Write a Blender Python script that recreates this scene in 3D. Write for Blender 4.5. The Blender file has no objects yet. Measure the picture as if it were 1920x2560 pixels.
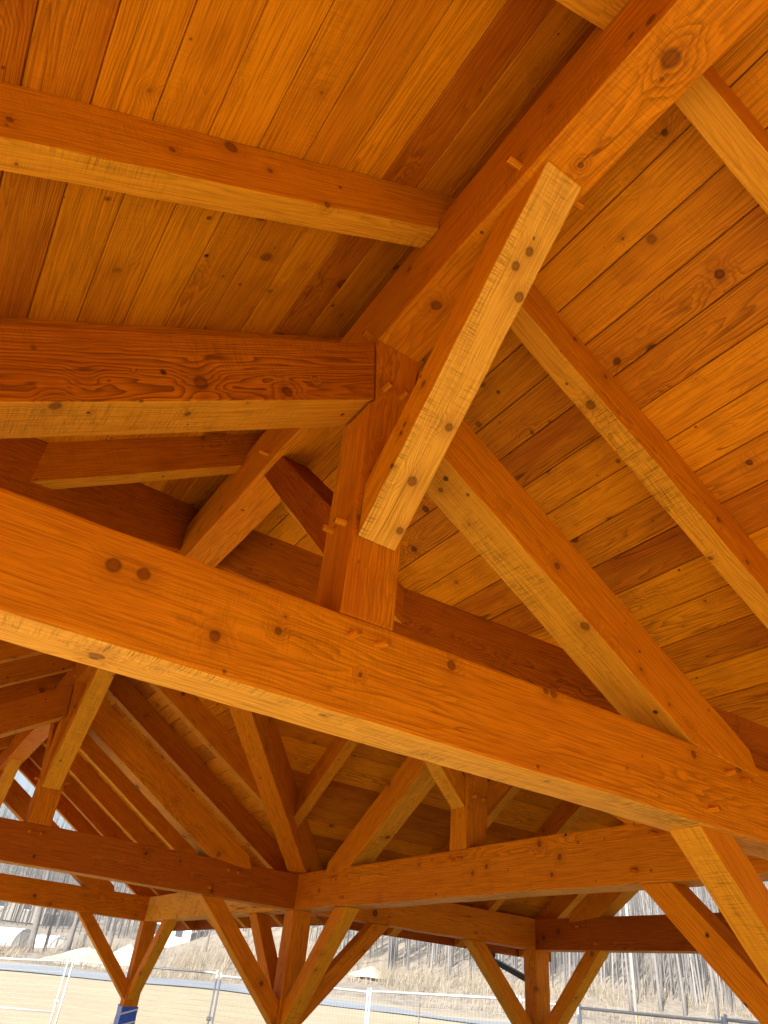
import bpy, bmesh, math, random
from mathutils import Vector, Matrix
random.seed(11)
PI = math.pi
S = 0.69                      # frame units -> metres
EYE = 1.6

# ---------------------------------------------------------------- camera, sky, sun, exposure
sc = bpy.context.scene
cam_d = bpy.data.cameras.new("camera"); cam = bpy.data.objects.new("camera", cam_d)
sc.collection.objects.link(cam); sc.camera = cam
cam_d.sensor_fit = 'HORIZONTAL'; cam_d.sensor_width = 36.0; cam_d.lens = 1767.47/1920*36
cam_d.clip_start = 0.02; cam_d.clip_end = 2000
RR = [[0.8326006585663017, -0.5462356563100218, 0.09166652131787291],
      [0.3765736185376161, 0.43690711943585914, -0.816887066128327],
      [0.4061630869200773, 0.7146599028641664, 0.5694670930455368]]
right, down, fwd = [Vector(r) for r in RR]
M = Matrix((right, -down, -fwd)).transposed().to_4x4()
M.translation = Vector((-1.015, -1.817, EYE))
cam.matrix_world = M

SUN_EL, SUN_AZ = math.radians(26), math.radians(236)   # azimuth clockwise from +Y
w = bpy.data.worlds.new("World"); sc.world = w; w.use_nodes = True
wn = w.node_tree.nodes; wl = w.node_tree.links
sky = wn.new('ShaderNodeTexSky'); sky.sky_type = 'NISHITA'; sky.sun_disc = False
sky.sun_elevation = SUN_EL; sky.sun_rotation = SUN_AZ; sky.air_density = 1.0; sky.dust_density = 3.0
bg = wn['Background']; bg.inputs[1].default_value = 0.05
wl.new(sky.outputs[0], bg.inputs[0])
sun_d = bpy.data.lights.new("sun", 'SUN'); sun = bpy.data.objects.new("sun", sun_d)
sc.collection.objects.link(sun)
sun_d.energy = 5.0; sun_d.angle = math.radians(0.6); sun_d.color = (1, .95, .87)
sdir = Vector((math.sin(SUN_AZ)*math.cos(SUN_EL), math.cos(SUN_AZ)*math.cos(SUN_EL), math.sin(SUN_EL)))
sun.rotation_euler = sdir.to_track_quat('Z', 'Y').to_euler()
vs = sc.view_settings
sc.display_settings.display_device = 'sRGB'
vs.view_transform = 'Standard'; vs.look = 'None'; vs.gamma = 1; vs.exposure = 1.88
sc.cycles.max_bounces = 7; sc.cycles.diffuse_bounces = 3; sc.cycles.glossy_bounces = 2

# ---------------------------------------------------------------- node helpers
class NT:
    def __init__(s, name):
        s.m = bpy.data.materials.new(name); s.m.use_nodes = True
        s.t = s.m.node_tree; s.b = s.t.nodes['Principled BSDF']
    def n(s, typ, **kw):
        nd = s.t.nodes.new(typ)
        for k, v in kw.items(): setattr(nd, k, v)
        return nd
    def put(s, sock, v):
        if hasattr(v, 'links') or isinstance(v, bpy.types.NodeSocket): s.t.links.new(v, sock)
        else: sock.default_value = v
    def math(s, op, a, b=0.0, c=0.0, clamp=False):
        nd = s.n('ShaderNodeMath', operation=op, use_clamp=clamp)
        s.put(nd.inputs[0], a); s.put(nd.inputs[1], b); s.put(nd.inputs[2], c)
        return nd.outputs[0]
    def vmath(s, op, a, b=(0, 0, 0)):
        nd = s.n('ShaderNodeVectorMath', operation=op)
        s.put(nd.inputs[0], a); s.put(nd.inputs[1], b)
        return nd.outputs[0]
    def noise(s, vec, scale=1, detail=2, rough=.5, dist=0):
        nd = s.n('ShaderNodeTexNoise')
        s.put(nd.inputs['Vector'], vec); nd.inputs['Scale'].default_value = scale
        nd.inputs['Detail'].default_value = detail; nd.inputs['Roughness'].default_value = rough
        nd.inputs['Distortion'].default_value = dist
        return nd.outputs['Fac']
    def ramp(s, f, pts, interp='LINEAR'):
        nd = s.n('ShaderNodeValToRGB'); cr = nd.color_ramp; cr.interpolation = interp
        while len(cr.elements) < len(pts): cr.elements.new(.5)
        for e, (p, c) in zip(cr.elements, pts):
            e.position = p; e.color = (*c, 1) if len(c) == 3 else c
        s.put(nd.inputs[0], f); return nd.outputs[0]
    def rng(s, f, a, b, c=0.0, d=1.0, smooth=True):
        nd = s.n('ShaderNodeMapRange'); nd.clamp = True
        if smooth: nd.interpolation_type = 'SMOOTHSTEP'
        s.put(nd.inputs[0], f)
        for i, v in zip((1, 2, 3, 4), (a, b, c, d)): nd.inputs[i].default_value = v
        return nd.outputs[0]
    def mix(s, f, a, b, mode='MIX'):
        nd = s.n('ShaderNodeMix', data_type='RGBA', blend_type=mode)
        s.put(nd.inputs[0], f)
        for i, v in ((6, a), (7, b)):
            s.put(nd.inputs[i], v if not isinstance(v, tuple) else ((*v, 1) if len(v) == 3 else v))
        return nd.outputs[2]

WOODS = {}
def wood(name, light=(.90, .29, .002), dark=(.50, .085, .001), rough=.5, saw=.5, fig=.6, spots=()):
    k = NT(name)
    WOODS.setdefault(name, dict(light=light, dark=dark, rough=rough, saw=saw, fig=fig))
    at = k.n('ShaderNodeAttribute', attribute_name='wc'); P = at.outputs['Vector']
    tn = k.n('ShaderNodeAttribute', attribute_name='tone'); tone = tn.outputs['Fac']
    sx = k.n('ShaderNodeSeparateXYZ'); k.put(sx.inputs[0], P)
    X, Y, Z = sx.outputs
    wv = k.noise(P, 26, 1)
    bl = k.noise(k.vmath('MULTIPLY', P, (1.1, 4, 4)), 1.0, 4, .6)      # blotchy stain
    # knots: small spheres scattered through the wood
    def knots(scale, r, keep, seed):
        v = k.n('ShaderNodeTexVoronoi'); v.inputs['Scale'].default_value = scale
        k.put(v.inputs['Vector'], k.vmath('ADD', P, (seed, seed*1.7, seed*.3)))
        cs = k.n('ShaderNodeSeparateColor'); k.put(cs.inputs[0], v.outputs['Color'])
        on = k.math('LESS_THAN', cs.outputs[0], keep)
        size = k.math('MULTIPLY_ADD', cs.outputs[1], .9, .3)
        d = k.math('DIVIDE', v.outputs['Distance'], scale)
        d = k.math('MULTIPLY_ADD', k.math('SUBTRACT', wv, .5), .010, d)
        return k.math('DIVIDE', d, k.math('MULTIPLY', size, r)), on, cs.outputs[2]
    d1, on1, c1 = knots(5.6, .022, .50, 3.1)
    d2, on2, c2 = knots(9.0, .010, .48, 9.7)
    if spots:              # the individual knots this timber shows
        best = None
        for c_, r_ in spots:
            dn = k.n('ShaderNodeVectorMath', operation='DISTANCE'); k.put(dn.inputs[0], P); dn.inputs[1].default_value = c_
            q = k.math('DIVIDE', k.math('MULTIPLY_ADD', k.math('SUBTRACT', wv, .5), .007, dn.outputs['Value']), r_)
            best = q if best is None else k.math('MINIMUM', best, q)
        d1 = k.math('MINIMUM', best, k.math('DIVIDE', d1, k.math('MAXIMUM', k.math('MULTIPLY', on1, .55), .0001)))
        on1 = k.math('LESS_THAN', d1, 50); c1 = .55
    knot1 = k.math('MULTIPLY', k.rng(d1, .7, 1.25, 1, 0), on1)
    kring = k.math('MULTIPLY', k.math('MULTIPLY', k.rng(d1, .6, .95, 0, 1), k.rng(d1, 1.0, 1.5, 1, 0)), k.math('MULTIPLY', on1, c1))
    knot2 = k.math('MULTIPLY', k.rng(d2, .6, 1.5, 1, 0), on2)
    halo = k.math('MULTIPLY', k.rng(d1, .8, 5.5, 1, 0), on1)
    # growth rings with warp, squeezed round the knots
    big = k.noise(k.vmath('MULTIPLY', P, (.9, 6.5, 6.5)), 1.0, 3, .5)
    r = k.math('SQRT', k.math('ADD', k.math('MULTIPLY', Y, Y), k.math('MULTIPLY', Z, Z)))
    r = k.math('MULTIPLY_ADD', big, .12, r)
    r = k.math('MULTIPLY_ADD', halo, .020, r)
    ph = k.math('FRACT', k.math('DIVIDE', r, .0085))
    ring = k.math('MULTIPLY', k.math('POWER', ph, 2.2), k.rng(ph, .88, 1.0, 1, 0))
    fib = k.noise(k.vmath('MULTIPLY', P, (4, 150, 150)), 1.0, 3, .7)
    # bandsaw marks: fine lines across the grain, in patches
    sw = k.noise(k.vmath('MULTIPLY', k.vmath('ADD', P, (0, 0, 0)), (165, 9, 9)), 1.0, 3, .8)
    pm = k.rng(k.math('MULTIPLY_ADD', k.math('SUBTRACT', big, .5), -.5, bl), .42, .66)
    sawm = k.math('MULTIPLY', k.rng(sw, .45, .70), pm)
    # seasoning checks: hairline cracks along the grain
    ck = k.noise(k.vmath('MULTIPLY', P, (.22, 8, 8)), 1.0, 0, .4)
    chk = k.math('MULTIPLY', k.rng(k.math('ABSOLUTE', k.math('SUBTRACT', ck, .57)), 0.0006, .0026, 1, 0), k.rng(big, .50, .56))
    f = k.math('ADD', k.math('MULTIPLY', bl, .95), k.math('MULTIPLY', tone, .62), clamp=True)
    f = k.math('SUBTRACT', f, .10)
    base = k.ramp(f, [(.18, dark), (.52, tuple(a*.45+b*.55 for a, b in zip(dark, light))), (.95, light)])
    figm = k.rng(k.math('MULTIPLY_ADD', tone, -.10, k.math('MULTIPLY_ADD', big, .5, k.math('MULTIPLY', bl, .5))), .38, .58, .20, fig)
    base = k.mix(k.math('MULTIPLY', ring, figm), base, tuple(c*.30 for c in dark), 'MIX')
    base = k.mix(k.math('MULTIPLY', k.rng(fib, .42, .72), .50), base, tuple(c*.5 for c in dark), 'MIX')
    base = k.mix(k.math('MULTIPLY', k.rng(fib, .50, .20), .16), base, tuple(min(1, c*1.25+.02) for c in light), 'MIX')
    base = k.mix(k.math('MULTIPLY', sawm, saw), base, (.085, .020, .002), 'MIX')
    base = k.mix(k.math('MULTIPLY', halo, .24), base, (.26, .05, .003), 'MIX')
    base = k.mix(k.math('MULTIPLY', knot1, k.math('MULTIPLY_ADD', c1, .45, .4)), base, (.15, .028, .002), 'MIX')
    base = k.mix(k.math('MULTIPLY', kring, .75), base, (.03, .008, .002), 'MIX')
    base = k.mix(k.math('MULTIPLY', knot2, k.math('MULTIPLY_ADD', c2, .5, .5)), base, (.02, .006, .002), 'MIX')
    base = k.mix(k.math('MULTIPLY', chk, .6), base, (.06, .014, .002), 'MIX')
    k.put(k.b.inputs['Base Color'], base)
    k.put(k.b.inputs['Roughness'], k.math('MULTIPLY_ADD', fib, .3, rough-.1))
    k.b.inputs['Specular IOR Level'].default_value = .07
    h = k.math('ADD', k.math('MULTIPLY', ring, -.45), k.math('MULTIPLY', fib, -.7))
    h = k.math('ADD', h, k.math('MULTIPLY', sawm, -.8)); h = k.math('ADD', h, k.math('MULTIPLY', k.math('ADD', kring, chk), -1.5))
    bp = k.n('ShaderNodeBump'); bp.inputs['Strength'].default_value = .6; bp.inputs['Distance'].default_value = .0018
    k.put(bp.inputs['Height'], h); k.put(k.b.inputs['Normal'], bp.outputs[0])
    return k.m
W_BEAM = wood("timber_stained", rough=.5, saw=.20)
W_BOARD = wood("board_stained", light=(.90, .295, .002), dark=(.38, .066, .001), rough=.52, saw=.14, fig=.85)
W_PALE = wood("timber_pale", light=(.92, .42, .035), dark=(.68, .22, .006), rough=.52, saw=.8, fig=.55)  # also paints ground-bounce on tie undersides and glare on one plate
W_DARK = wood("timber_dark", light=(.66, .165, .002), dark=(.30, .044, .001), rough=.5, saw=.4, fig=.9)
W_UNDER = wood("timber_sawn_uplit", light=(.90, .375, .015), dark=(.64, .19, .004), rough=.55, saw=.62, fig=.5)  # sawn wood, lightened further to paint in light from the ground
W_FIG = wood("timber_figured", light=(.78, .22, .003), dark=(.36, .055, .001), rough=.5, saw=.4, fig=1.0)

def plain(name, col, rough=.6, metal=0, var=.15, scale=8, bump=0):
    k = NT(name)
    tc = k.n('ShaderNodeTexCoord')
    n = k.noise(tc.outputs['Object'], scale, 4, .6)
    k.put(k.b.inputs['Base Color'], k.mix(n, tuple(c*(1-var) for c in col), tuple(min(1, c*(1+var)) for c in col)))
    k.b.inputs['Roughness'].default_value = rough; k.b.inputs['Metallic'].default_value = metal
    if bump:
        bp = k.n('ShaderNodeBump'); bp.inputs['Strength'].default_value = .5; bp.inputs['Distance'].default_value = bump
        k.put(bp.inputs['Height'], n); k.put(k.b.inputs['Normal'], bp.outputs[0])
    return k.m
M_SHINGLE = plain("roof_shingle", (.07, .065, .06), .9)
M_BLACK = plain("black_aluminium", (.012, .013, .015), .35, 0)
M_TAPE = plain("blue_film", (.015, .10, .62), .25, 0, .5, 14)
M_CONC = plain("concrete", (.70, .68, .64), .85, 0, .12, 3)
M_GALV = plain("galvanised_steel", (.62, .64, .66), .4, .6, .1, 20)
M_WIRE = plain("dull_wire", (.30, .31, .32), .6, .2)
M_BARK = plain("pale_bark", (.15, .14, .135), .95, 0, .35, 5)
M_BARKD = plain("grey_bark", (.12, .11, .105), .95, 0, .35, 5)
M_TWIG = plain("twigs", (.28, .245, .22), .95, 0, .3, .3)
M_BRUSH = plain("dry_brush", (.25, .21, .155), .95, 0, .4, .4)
M_SAND = plain("sand", (.50, .43, .30), .95, 0, .12, 2, .02)
M_WHITE = plain("white_sheeting", (.72, .75, .78), .5, 0, .06, 3)
M_GREY = plain("grey_frame", (.30, .33, .36), .6)
M_HOUSE = plain("pale_siding", (.62, .60, .57), .8, 0, .05)
M_HOUSE2 = plain("brown_siding", (.24, .215, .19), .8, 0, .1)
M_ROOFD = plain("dark_roofing", (.13, .12, .12), .9)
M_WINDOW = plain("window_glass", (.03, .035, .045), .08)
M_POLE = plain("grey_pole", (.27, .265, .255), .7, 0, .15, 6)

# ---------------------------------------------------------------- object helpers
COL = sc.collection
def tag(o, label=None, cat=None, group=None, kind=None):
    if label: o['label'] = label
    if cat: o['category'] = cat
    if group: o['group'] = group
    if kind: o['kind'] = kind
    return o
def empty(name, loc=(0, 0, 0)):
    o = bpy.data.objects.new(name, None); COL.objects.link(o); o.location = loc; return o
def link_mesh(name, bm, mat, parent=None, smooth=False):
    me = bpy.data.meshes.new(name); bm.to_mesh(me); bm.free()
    me.materials.append(mat)
    if smooth:
        for p in me.polygons: p.use_smooth = True
    o = bpy.data.objects.new(name, me); COL.objects.link(o)
    if parent: o.parent = parent
    return o
def U(p): return Vector((p[0]*S, p[1]*S, (p[2]+1)*S+EYE))
def set_wood(me, coords, tone):
    me.attributes.new('wc', 'FLOAT_VECTOR', 'POINT'); me.attributes.new('tone', 'FLOAT', 'POINT')
    flat = []
    for c in coords: flat += list(c)
    me.attributes['wc'].data.foreach_set('vector', flat)
    me.attributes['tone'].data.foreach_set('value', tone if isinstance(tone, list) else [tone]*len(me.vertices))

PAV = empty("timber_frame_pavilion")
tag(PAV, "orange-stained timber-frame pavilion seen from underneath, with king-post trusses, knee braces and board roof", "pavilion")

def prism(name, prof, o, d, wd, w0, w1, mat=None, parent=None, grain=None, prof1=None, bev=.005, tone=None, label=None, wob=.0, under=None, spots=None):
    """timber: profile (a, z) swept from w0 to w1; all in frame units"""
    mat = mat or W_BEAM; parent = parent or PAV
    o = Vector(o); d = Vector(d).normalized(); wd = Vector(wd).normalized()
    bm = bmesh.new(); n = len(prof); prof1 = prof1 or prof
    A = [bm.verts.new(U(o+d*a+wd*w0+Vector((0, 0, z)))) for a, z in prof]
    B = [bm.verts.new(U(o+d*a+wd*w1+Vector((0, 0, z)))) for a, z in prof1]
    bm.faces.new(A); bm.faces.new(B[::-1])
    for i in range(n): bm.faces.new((A[i], B[i], B[(i+1) % n], A[(i+1) % n]))
    bmesh.ops.recalc_face_normals(bm, faces=bm.faces)
    if grain is None:      # longest profile edge
        e = max(((prof[(i+1) % n][0]-prof[i][0], prof[(i+1) % n][1]-prof[i][1]) for i in range(n)), key=lambda v: v[0]**2+v[1]**2)
        g = (d*e[0]+Vector((0, 0, e[1]))).normalized()
    else: g = Vector(grain).normalized()
    yv = wd - g*wd.dot(g); yv.normalize(); zv = g.cross(yv)
    if wob:
        # cut into lengths and give the sawn faces a slight waviness
        L = sorted(v.co.dot(g) for v in bm.verts); k = max(2, int((L[-1]-L[0])/.13))
        for i in range(1, k):
            c = L[0]+(L[-1]-L[0])*i/k
            bmesh.ops.bisect_plane(bm, geom=bm.verts[:]+bm.edges[:]+bm.faces[:], plane_co=g*c, plane_no=g, dist=1e-5)
    if bev:
        sharp = [e for e in bm.edges if len(e.link_faces) == 2 and e.calc_face_angle(0) > .5]
        bmesh.ops.bevel(bm, geom=sharp, offset=bev, segments=2, profile=.6, affect='EDGES', clamp_overlap=True)
    if wob:
        ph = [random.uniform(0, 6.28) for _ in range(6)]; c0_ = sum((v.co for v in bm.verts), Vector())/len(bm.verts)
        for v in bm.verts:
            t = v.co.dot(g)
            cy, cz = (1 if (v.co-c0_).dot(yv) > 0 else 2), (1 if (v.co-c0_).dot(zv) > 0 else 3)
            q_ = cy*1.7+cz*2.9+ph[4]
            v.co += (yv*math.sin(t*17+q_)+zv*math.sin(t*23+q_*1.3)+zv*.7*math.sin(t*41+q_*2))*.0009
            v.co += yv*wob*(math.sin(t*1.9+ph[0])*.6+math.sin(t*5.3+ph[1])*.4) + zv*wob*(math.sin(t*2.3+ph[2])*.6+math.sin(t*4.7+ph[3])*.4)
    Mx = Matrix((g, yv, zv)).transposed().to_4x4()
    cen = sum((v.co for v in bm.verts), Vector())/len(bm.verts)
    Mx.translation = cen; inv = Mx.inverted()
    for v in bm.verts: v.co = inv @ v.co
    off = Vector((random.uniform(0, 90), random.uniform(-.13, .13), random.uniform(-.13, .13)))
    ob = link_mesh(name, bm, mat, parent)
    ob.matrix_world = Mx if parent is PAV else parent_inv(parent) @ Mx
    if under:              # paler underside: partly rough-sawn wood, partly ground-bounce light painted in
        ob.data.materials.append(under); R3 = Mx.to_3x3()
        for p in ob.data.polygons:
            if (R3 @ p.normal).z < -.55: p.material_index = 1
    if tone is None: tone = random.uniform(.05, .75)
    set_wood(ob.data, [v.co+off for v in ob.data.vertices], tone)
    if spots:
        loc = [(tuple(inv @ U(p)+off), r_) for p, r_ in SPOTS[spots]]
        for i, ms in enumerate(ob.data.materials):
            base = ms.name.split('.')[0]
            ob.data.materials[i] = wood(base+'.'+spots, spots=loc, **WOODS[base])
    if label: ob['label'] = label
    MX[ob.name] = Mx
    return ob
MX = {}
SPOTS = {
    'tie1': [((-1.151, 0.0, 0.306), 0.018), ((-1.031, 0.0, 0.311), 0.016), ((-0.689, 0.0, 0.158), 0.015), ((-0.423, 0.0, 0.268), 0.01), ((-0.405, 0.0, 0.344), 0.004), ((-0.001, 0.0, 0.195), 0.0065), ((1.132, 0.0, 0.444), 0.011), ((1.713, 0.0, 0.171), 0.004), ((-1.077, 0.161, 0.0), 0.018)],
    'ridge': [((-0.007, -2.013, 2.294), 0.024), ((0.027, -1.941, 2.294), 0.005), ((-0.021, -0.42, 2.294), 0.019), ((-0.152, -2.047, 2.368), 0.014), ((-0.152, -1.952, 2.418), 0.01), ((-0.152, -0.29, 2.669), 0.012)],
    'brace1': [((0.061, -0.488, 1.368), 0.013), ((0.019, -0.262, 1.142), 0.016), ((0.079, -0.084, 0.964), 0.012), ((-0.013, -1.071, 1.951), 0.013), ((0.077, -0.992, 1.872), 0.015), ((-0.113, -0.495, 1.552), 0.011), ((-0.113, -0.354, 1.383), 0.008)],
    'RP': [((1.256, -0.007, 1.262), 0.014), ((1.925, -0.007, 0.805), 0.008), ((2.147, -0.007, 0.644), 0.005), ((1.502, 0.026, 0.963), 0.018)],
    'LP': [((-1.061, -0.007, 1.352), 0.022), ((-0.631, -0.007, 1.556), 0.017), ((-1.582, 0.026, 0.913), 0.016), ((-1.058, 0.102, 1.238), 0.01)],
    'R1': [((0.924, -0.59, 2.531), 0.011), ((1.173, -0.59, 2.355), 0.01), ((2.095, -0.59, 1.678), 0.011), ((2.314, -0.59, 1.456), 0.01), ((1.101, -0.511, 2.125), 0.018), ((2.147, -0.455, 1.477), 0.009)],
    'L1': [((-2.125, -0.59, 1.614), 0.008), ((-1.584, -0.59, 2.003), 0.009), ((-1.364, -0.59, 2.272), 0.02), ((-1.158, -0.59, 2.28), 0.009), ((-0.838, -0.59, 2.299), 0.011)],
    'tie3': [((3.723, 3.789, 0.207), 0.014), ((3.723, 3.566, 0.254), 0.014), ((3.723, 4.77, 0.364), 0.01), ((3.723, 7.126, 0.211), 0.016), ((3.723, 2.789, 0.4), 0.017), ((3.723, 2.529, 0.262), 0.015)],
}
def parent_inv(p): return MX[p.name].inverted() if p.name in MX else Matrix()

def peg(base, direction, parent, length=.068, r=.0195):
    """tapered wooden peg standing proud of a timber face"""
    base = Vector(base); dr = Vector(direction).normalized()
    length *= random.uniform(.8, 1.25)
    bm = bmesh.new()
    q = dr.to_track_quat('Z', 'Y').to_matrix().to_4x4()
    N = 10; rings = []
    for t, rr in ((-.03, 1), (0, 1), (length*.82, .93), (length, .84)):
        rings.append([bm.verts.new((rr*r*S*math.cos(2*PI*i/N), rr*r*S*math.sin(2*PI*i/N), t*S)) for i in range(N)])
    for a, b in zip(rings, rings[1:]):
        for i in range(N): bm.faces.new((a[i], a[(i+1) % N], b[(i+1) % N], b[i]))
    bm.faces.new(rings[-1]); bm.faces.new(rings[0][::-1])
    o = link_mesh("peg", bm, W_BEAM, parent); o.data.materials.append(W_DARK)
    o.data.polygons[len(o.data.polygons)-2].material_index = 1
    tilt = Matrix.Rotation(random.uniform(-.12, .12), 4, 'X') @ Matrix.Rotation(random.uniform(-.12, .12), 4, 'Y')
    Mx = Matrix.Translation(U(base)) @ q @ tilt
    o.matrix_local = MX[parent.name].inverted() @ Mx
    off = Vector((random.uniform(0, 50), random.uniform(-.1, .1), random.uniform(-.1, .1)))
    set_wood(o.data, [Vector((v.co.z, v.co.x, v.co.y))+off for v in o.data.vertices], .5)
    return o

# ---------------------------------------------------------------- frame dimensions (frame units, 1 = 0.69 m)
m = .619; BZ = 3.171; CD = .364; CW = .157; PZ = 2.347; PD = .454
XI = 3.723; HW = .147; T = .294; YC = 4.053; TT = .459; RB, RT = 2.294, 2.832
WI = 8.377; YE = 14.887; VH = .195; VD = .43; OV = .72
X_, Y_, Z_ = Vector((1, 0, 0)), Vector((0, 1, 0)), Vector((0, 0, 1))
FLOOR = -1-EYE/S+.0
NEAR = set()

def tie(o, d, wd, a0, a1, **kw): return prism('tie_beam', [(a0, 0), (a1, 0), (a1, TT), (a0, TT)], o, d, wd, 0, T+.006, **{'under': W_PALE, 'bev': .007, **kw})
def truss(o, d, wd, peg_dir, tie_kw={}, kp_kw={}, pr_kw=({}, {}), ext=0, name_label=None, pegs=True, a_ext=(0, 0)):
    """o = truss centre on the face line, d = along the tie, wd = away from the peg face"""
    tb = tie(o, d, wd, -XI-a_ext[0], XI+a_ext[1], **tie_kw)
    o = Vector(o); d = Vector(d); wd = Vector(wd)
    pz = lambda a: PZ-m*a
    kp = prism('king_post', [(-HW, TT), (-HW, 1.777), (-.111, 1.815), (-.157, 2.262), (-.157, RB), (.157, RB), (.157, 2.262), (.111, 1.815), (HW, 1.777), (HW, TT)],
               o, d, wd, -.004, T-.004, bev=.005, grain=(0, 0, 1), **kp_kw)
    prs = []
    for s, kw in zip((-1, 1), pr_kw):
        pf = [(HW+.007, 1.790), (.121, 1.82), (.166, 2.245), (2.90, pz(2.90)), (2.955, .40), (2.80, .40), (2.32, .457)]
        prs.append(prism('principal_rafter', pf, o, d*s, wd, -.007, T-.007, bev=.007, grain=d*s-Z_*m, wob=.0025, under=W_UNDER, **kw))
    if pegs:
        n = -wd; f = o+n*.006
        for x, z in ((-.075, .36), (.07, .36)): peg(f+d*x+Z_*z, n, tb)
        for s in (-1, 1):
            peg(f+d*(2.387*s)+Z_*.09, n, tb); peg(f+d*(2.62*s)+Z_*.344, n, tb); peg(f+d*(2.764*s)+Z_*.33, n, tb)
        for x, z in ((-.065, 1.93), (.05, 1.935)): peg(f+d*x+Z_*z, n+Z_*.05, kp)
        for s in (-1, 1):
            for w_ in (.08, .21): peg(o+d*(s*HW)+wd*w_+Z_*random.uniform(.98, 1.03), d*s, kp)
    return tb, kp, prs
def ridge_brace(o, dirv, wd, tone=None, mat=None, label=None, spots=None):
    """from king post face up to the ridge; o at post face centre"""
    pf = [(.005, .885), (1.411, RB-.003), (1.09, RB-.003), (.005, 1.20)]
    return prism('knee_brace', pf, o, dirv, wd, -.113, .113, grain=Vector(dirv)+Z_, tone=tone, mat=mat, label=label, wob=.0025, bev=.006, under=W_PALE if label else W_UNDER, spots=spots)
def post_brace(o, dirv, wd, **kw):
    """o at post face centre, dirv away from the post"""
    pf = [(.005, -1.395), (1.397, -.003), (1.09, -.003), (.005, -1.09)]
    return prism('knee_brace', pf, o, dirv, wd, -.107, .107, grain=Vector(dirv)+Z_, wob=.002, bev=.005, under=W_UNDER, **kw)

# main trusses (bents)
truss((0, 0, 0), X_, Y_, -1, dict(tone=.42, spots='tie1', label="huge tie beam of the nearest truss crossing the whole view", wob=.004, bev=.012),
      dict(tone=.15, label="nearest king post, reddish, pegged into the big tie beam"),
      (dict(mat=W_FIG, tone=.12, spots='LP', label="nearest left principal rafter, with a dark figured grain face"), dict(tone=.5, spots='RP', label="nearest right principal rafter running down to the tie beam")))
truss((0, 7.806, 0), X_, Y_, -1, dict(mat=W_DARK, tone=.35, label="dark rough-sawn tie beam of the second truss", wob=.003), dict(tone=.35),
      (dict(mat=W_DARK, tone=.7), dict(tone=.45)))
truss((0, YE, 0), X_, Y_, -1, dict(tone=.35), dict(tone=.4), (dict(tone=.4), dict(tone=.35)))
truss((0, 2*YC-YE, 0), X_, -Y_, 1, pegs=True)
# wing trusses
for s in (-1, 1):
    truss((s*XI, YC, 0), Y_, X_*s, 1, dict(tone=.3, wob=.004, spots='tie3' if s > 0 else None, label="tie beam of the side wing truss with small pegs" if s > 0 else None), dict(tone=.5), (dict(tone=.4), dict(tone=.5)), a_ext=(.33, .33))
    truss((s*WI, YC, 0), Y_, X_*s, 1, dict(mat=W_DARK if s > 0 else None, tone=.2), dict(tone=.4), (dict(tone=.3), dict(tone=.4)), a_ext=(.33, .33))
# posts
posts = {}
def post(x, y, tone=None):
    o = prism('post', [(-HW, FLOOR+.05), (HW, FLOOR+.05), (HW, 0), (-HW, 0)], (x, y, 0), X_, Y_, -HW, HW, grain=Z_, tone=tone, bev=.006, wob=.0015)
    posts[(round(x, 2), round(y, 2))] = o
    return o
PX, PW = XI+HW, WI+HW
YN, YF = HW, 2*YC-HW
YEF, YEN = YE+HW, 2*YC-YE-HW
for x, y in ((PX, YN), (PX, YF), (-PX, YN), (-PX, YF), (PX, YEF), (-PX, YEF), (PX, YEN), (-PX, YEN), (PW, YN), (PW, YF), (-PW, YN), (-PW, YF)):
    post(x, y, .45)
# plates
for s in (-1, 1):
    y0 = YF+HW+.01
    for k, (a, b) in enumerate(((y0, YE), (2*YC-YE, 2*YC-y0))):
        if k == 0: a0, a1 = y0+.03, YE+T
        else: a0, a1 = 2*YC-YE-T, 2*YC-y0-.03
        prism('plate_beam', [(a0, 0), (a1, 0), (a1, TT), (a0, TT)], (s*XI, 0, 0), Y_, X_*s, 0, T, tone=.6, wob=.002,
              mat=W_PALE if (s > 0 and k == 0) else None, label="plate beam on the far right side, painted pale for sun glare" if (s > 0 and k == 0) else None)  # paler wood here stands in for sun glare on the beam
    for yy, dr in ((2*YC-T+.006, 1), (0, 1)):
        a0, a1 = s*(XI+T+.01), s*(WI-.005)
        pl = prism('plate_beam', [(min(a0, a1), 0), (max(a0, a1), 0), (max(a0, a1), TT), (min(a0, a1), TT)], (0, yy-.006, 0), X_, Y_, 0, T, tone=.35, wob=.002)
        for px_ in (5.35, 7.05): peg((s*px_, yy-.006, .1), -Y_, pl)
# braces at the posts
for (x, y) in list(posts):
    xx = PX if abs(x) < 5 else PW
    xx = math.copysign(xx, x); s = 1 if x > 0 else -1
    yy = min((YN, YF, YEF, YEN), key=lambda v: abs(v-y))
    dirs = []
    if abs(x) < 5:
        dirs.append(-X_*s)
        if yy == YEF: dirs.append(-Y_)
        elif yy == YEN: dirs.append(Y_)
        else: dirs += [Y_, -Y_, X_*s]
    else:
        dirs.append(-X_*s); dirs.append(-Y_ if yy == YF else Y_)
    for dv in dirs:
        tone = .62 if dv.y else .5
        lab = None
        if xx > 0 and yy == YN and abs(x) < 5 and dv.x < 0: lab = "knee brace under the big tie beam, pale with dark saw marks"
        post_brace(Vector((xx, yy, 0))+dv*HW, dv, dv.cross(Z_), tone=tone, label=lab)
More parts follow.
